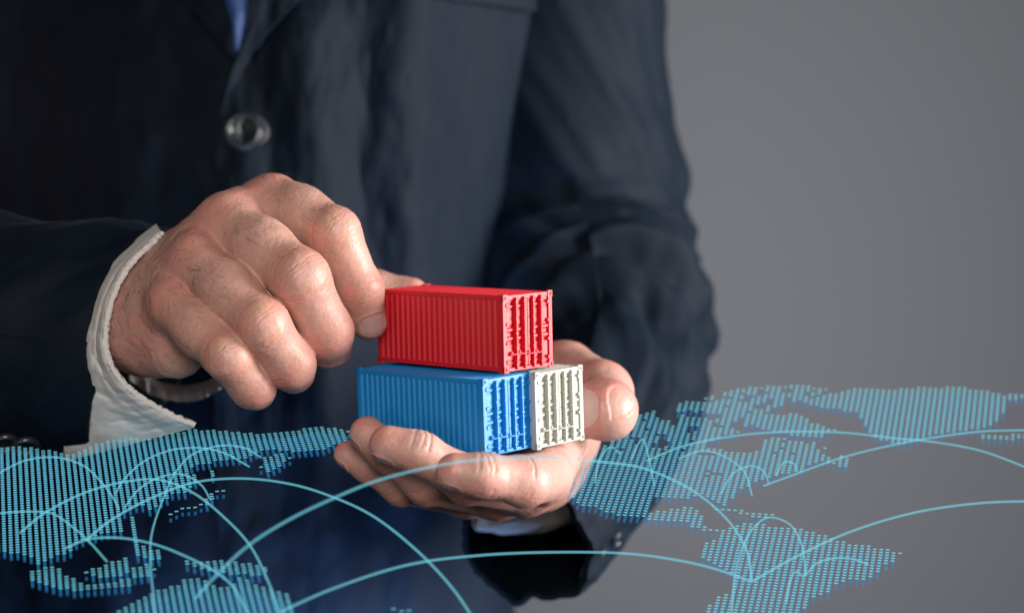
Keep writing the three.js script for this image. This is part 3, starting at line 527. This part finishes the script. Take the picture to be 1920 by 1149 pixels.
for (const S of SHEETS) {
  const O = camVec(...S.O).add(camera.position), r = camVec(...S.r), c = camVec(...S.c), up = V(0, 1, 0), rn = r.clone().normalize(), cn = c.clone().normalize();
  const normal = r.clone().cross(c).normalize().multiplyScalar(-1); if (normal.y < 0) normal.multiplyScalar(-1);
  const field = (name, cells) => {
    const land = new THREE.Group(); land.name = name; holo.add(land);
    const pts = cells.map(([i, j]) => O.clone().addScaledVector(r, i).addScaledVector(c, j));
    tag(obj('glowing_dash', boxes(pts, rn.clone().multiplyScalar(0.00068), cn.clone().multiplyScalar(0.00026), normal.clone().multiplyScalar(0.00008)), DASH, land), null, null, null, 'stuff');
    tag(obj('blue_bar', boxes(pts.map((p) => p.clone().addScaledVector(up, -0.0021).addScaledVector(cn, 0.0004)), rn.clone().multiplyScalar(0.00050), V(0, 0.00065, 0), cn.clone().multiplyScalar(0.00012)), BAR, land), null, null, null, 'stuff');
  };
  const inside = (x, y, L) => { let w = false; for (let a = 0, b = L.length / 2 - 1; a < L.length / 2; b = a++) { const xa = L[2 * a] / 10, ya = L[2 * a + 1], xb = L[2 * b] / 10, yb = L[2 * b + 1]; if ((ya > y) !== (yb > y) && x < (xb - xa) * (y - ya) / (yb - ya) + xa) w = !w; } return w; };
  const lakes = (i, j, name) => name === 'north_america' && j < -10 && noise(i * 0.42, j * 0.30, 6) < -0.30 || (name === 'north_america' && i > 1.5 && i < 5 && j > -5 && j < -1 && noise(i * 0.9, j * 0.5, 2) < 0);
  for (const [name, L] of Object.entries(S.lands)) {
    const cells = []; for (let j = -50; j <= 60; j++) for (let i = -30; i <= 56; i++) if (inside(i, j + 0.3, L) && !lakes(i, j, name)) cells.push([i, j]);
    field(name, cells);
  }
  for (const [name, L] of Object.entries(S.dots)) { const cells = []; for (let k = 0; k < L.length; k += 2) cells.push([L[k], L[k + 1]]); field(name, cells); }
}
// route lines: [place along and down the frame] at the depth of the sheet beneath them, lifted a little; a fourth number gives the depth itself
const sheetDepth = (x, y) => { const l = 0.69 * 1780 / (y + 850), r = 0.722 * 2650 / (y + 1750); return lerp(l, r, smooth(700, 1150, x)) - 0.010; };
function route(pts, w = 6.2) {
  const curve = new THREE.CatmullRomCurve3(pts.map(([x, y, z]) => P(x, y, z || sheetDepth(x, y))), false, 'centripetal');
  obj('route_line', new THREE.TubeGeometry(curve, 90, w / 2 * 0.74 * 0.69 / FOCAL, 8, false), LINE, holo);
}
route([[-30, 905], [0, 885], [50, 862], [100, 857], [150, 870], [190, 905], [215, 940], [222, 955]], 5);
route([[215, 926], [233, 897], [277, 860], [328, 842], [379, 840], [419, 849], [467, 875]], 5);
route([[292, 1160], [281, 1053], [284, 999], [306, 933], [328, 886], [365, 849], [419, 835], [459, 840], [489, 858]], 5);
route([[36, 999], [87, 959], [182, 915], [277, 898], [317, 904], [365, 926], [423, 973], [467, 1021], [500, 1085], [528, 1160]], 6);
route([[233, 951], [262, 915], [303, 893], [339, 889], [375, 908], [394, 937]], 5);
route([[160, 1013], [204, 977], [284, 933], [365, 904], [456, 897], [547, 908], [627, 933], [700, 968], [790, 1040], [850, 1105], [888, 1160]], 6.5);
route([[-30, 968], [0, 962], [55, 959], [95, 962], [135, 988], [164, 1013], [200, 1053]], 5);
route([[120, 1028], [164, 1011], [219, 1008], [284, 1019], [350, 1044], [408, 1075], [437, 1101], [468, 1160]], 6);
route([[365, 1122, 0.60], [408, 1075, 0.605], [467, 1021, 0.61], [540, 975, 0.615], [625, 934, 0.62], [710, 900, 0.625], [830, 871, 0.628], [920, 860, 0.632], [1040, 858, 0.645], [1130, 866, 0.67], [1220, 882, 0.70], [1300, 920, 0.705], [1365, 975, 0.695], [1400, 1030, 0.685], [1410, 1088, 0.67]], 6.5);
route([[525, 1147], [620, 1105], [760, 1060], [900, 1041], [1060, 1035], [1180, 1038], [1270, 1050], [1340, 1066], [1410, 1090]], 6.5);
route([[1410, 1090], [1500, 1040], [1600, 995], [1720, 960], [1840, 943], [1950, 939]], 6.5);
route([[1116, 906], [1125, 860], [1146, 838], [1165, 852]], 4.5);
route([[1184, 860], [1205, 823], [1217, 860], [1227, 910]], 4.5);
route([[1212, 864], [1282, 836], [1395, 815], [1489, 809], [1582, 811], [1676, 821], [1747, 828], [1840, 845], [1950, 886]], 5.5);
route([[1432, 911], [1489, 890], [1582, 857], [1676, 834], [1747, 821], [1840, 809], [1950, 806]], 5.5);
route([[1273, 859], [1320, 845], [1357, 855], [1395, 883], [1411, 930]], 4.5);
route([[1353, 925], [1376, 887], [1409, 873], [1432, 883], [1442, 906]], 4.5);
route([[1456, 892], [1472, 866], [1489, 869], [1496, 885]], 4);
route([[1372, 1160], [1381, 1066], [1409, 995], [1442, 970], [1479, 981], [1503, 1019], [1512, 1078]], 5);
route([[1475, 1130], [1484, 1084], [1495, 1071], [1506, 1080], [1532, 1056], [1562, 1047], [1595, 1047], [1630, 1058]], 5);
renderer.render(scene, camera);
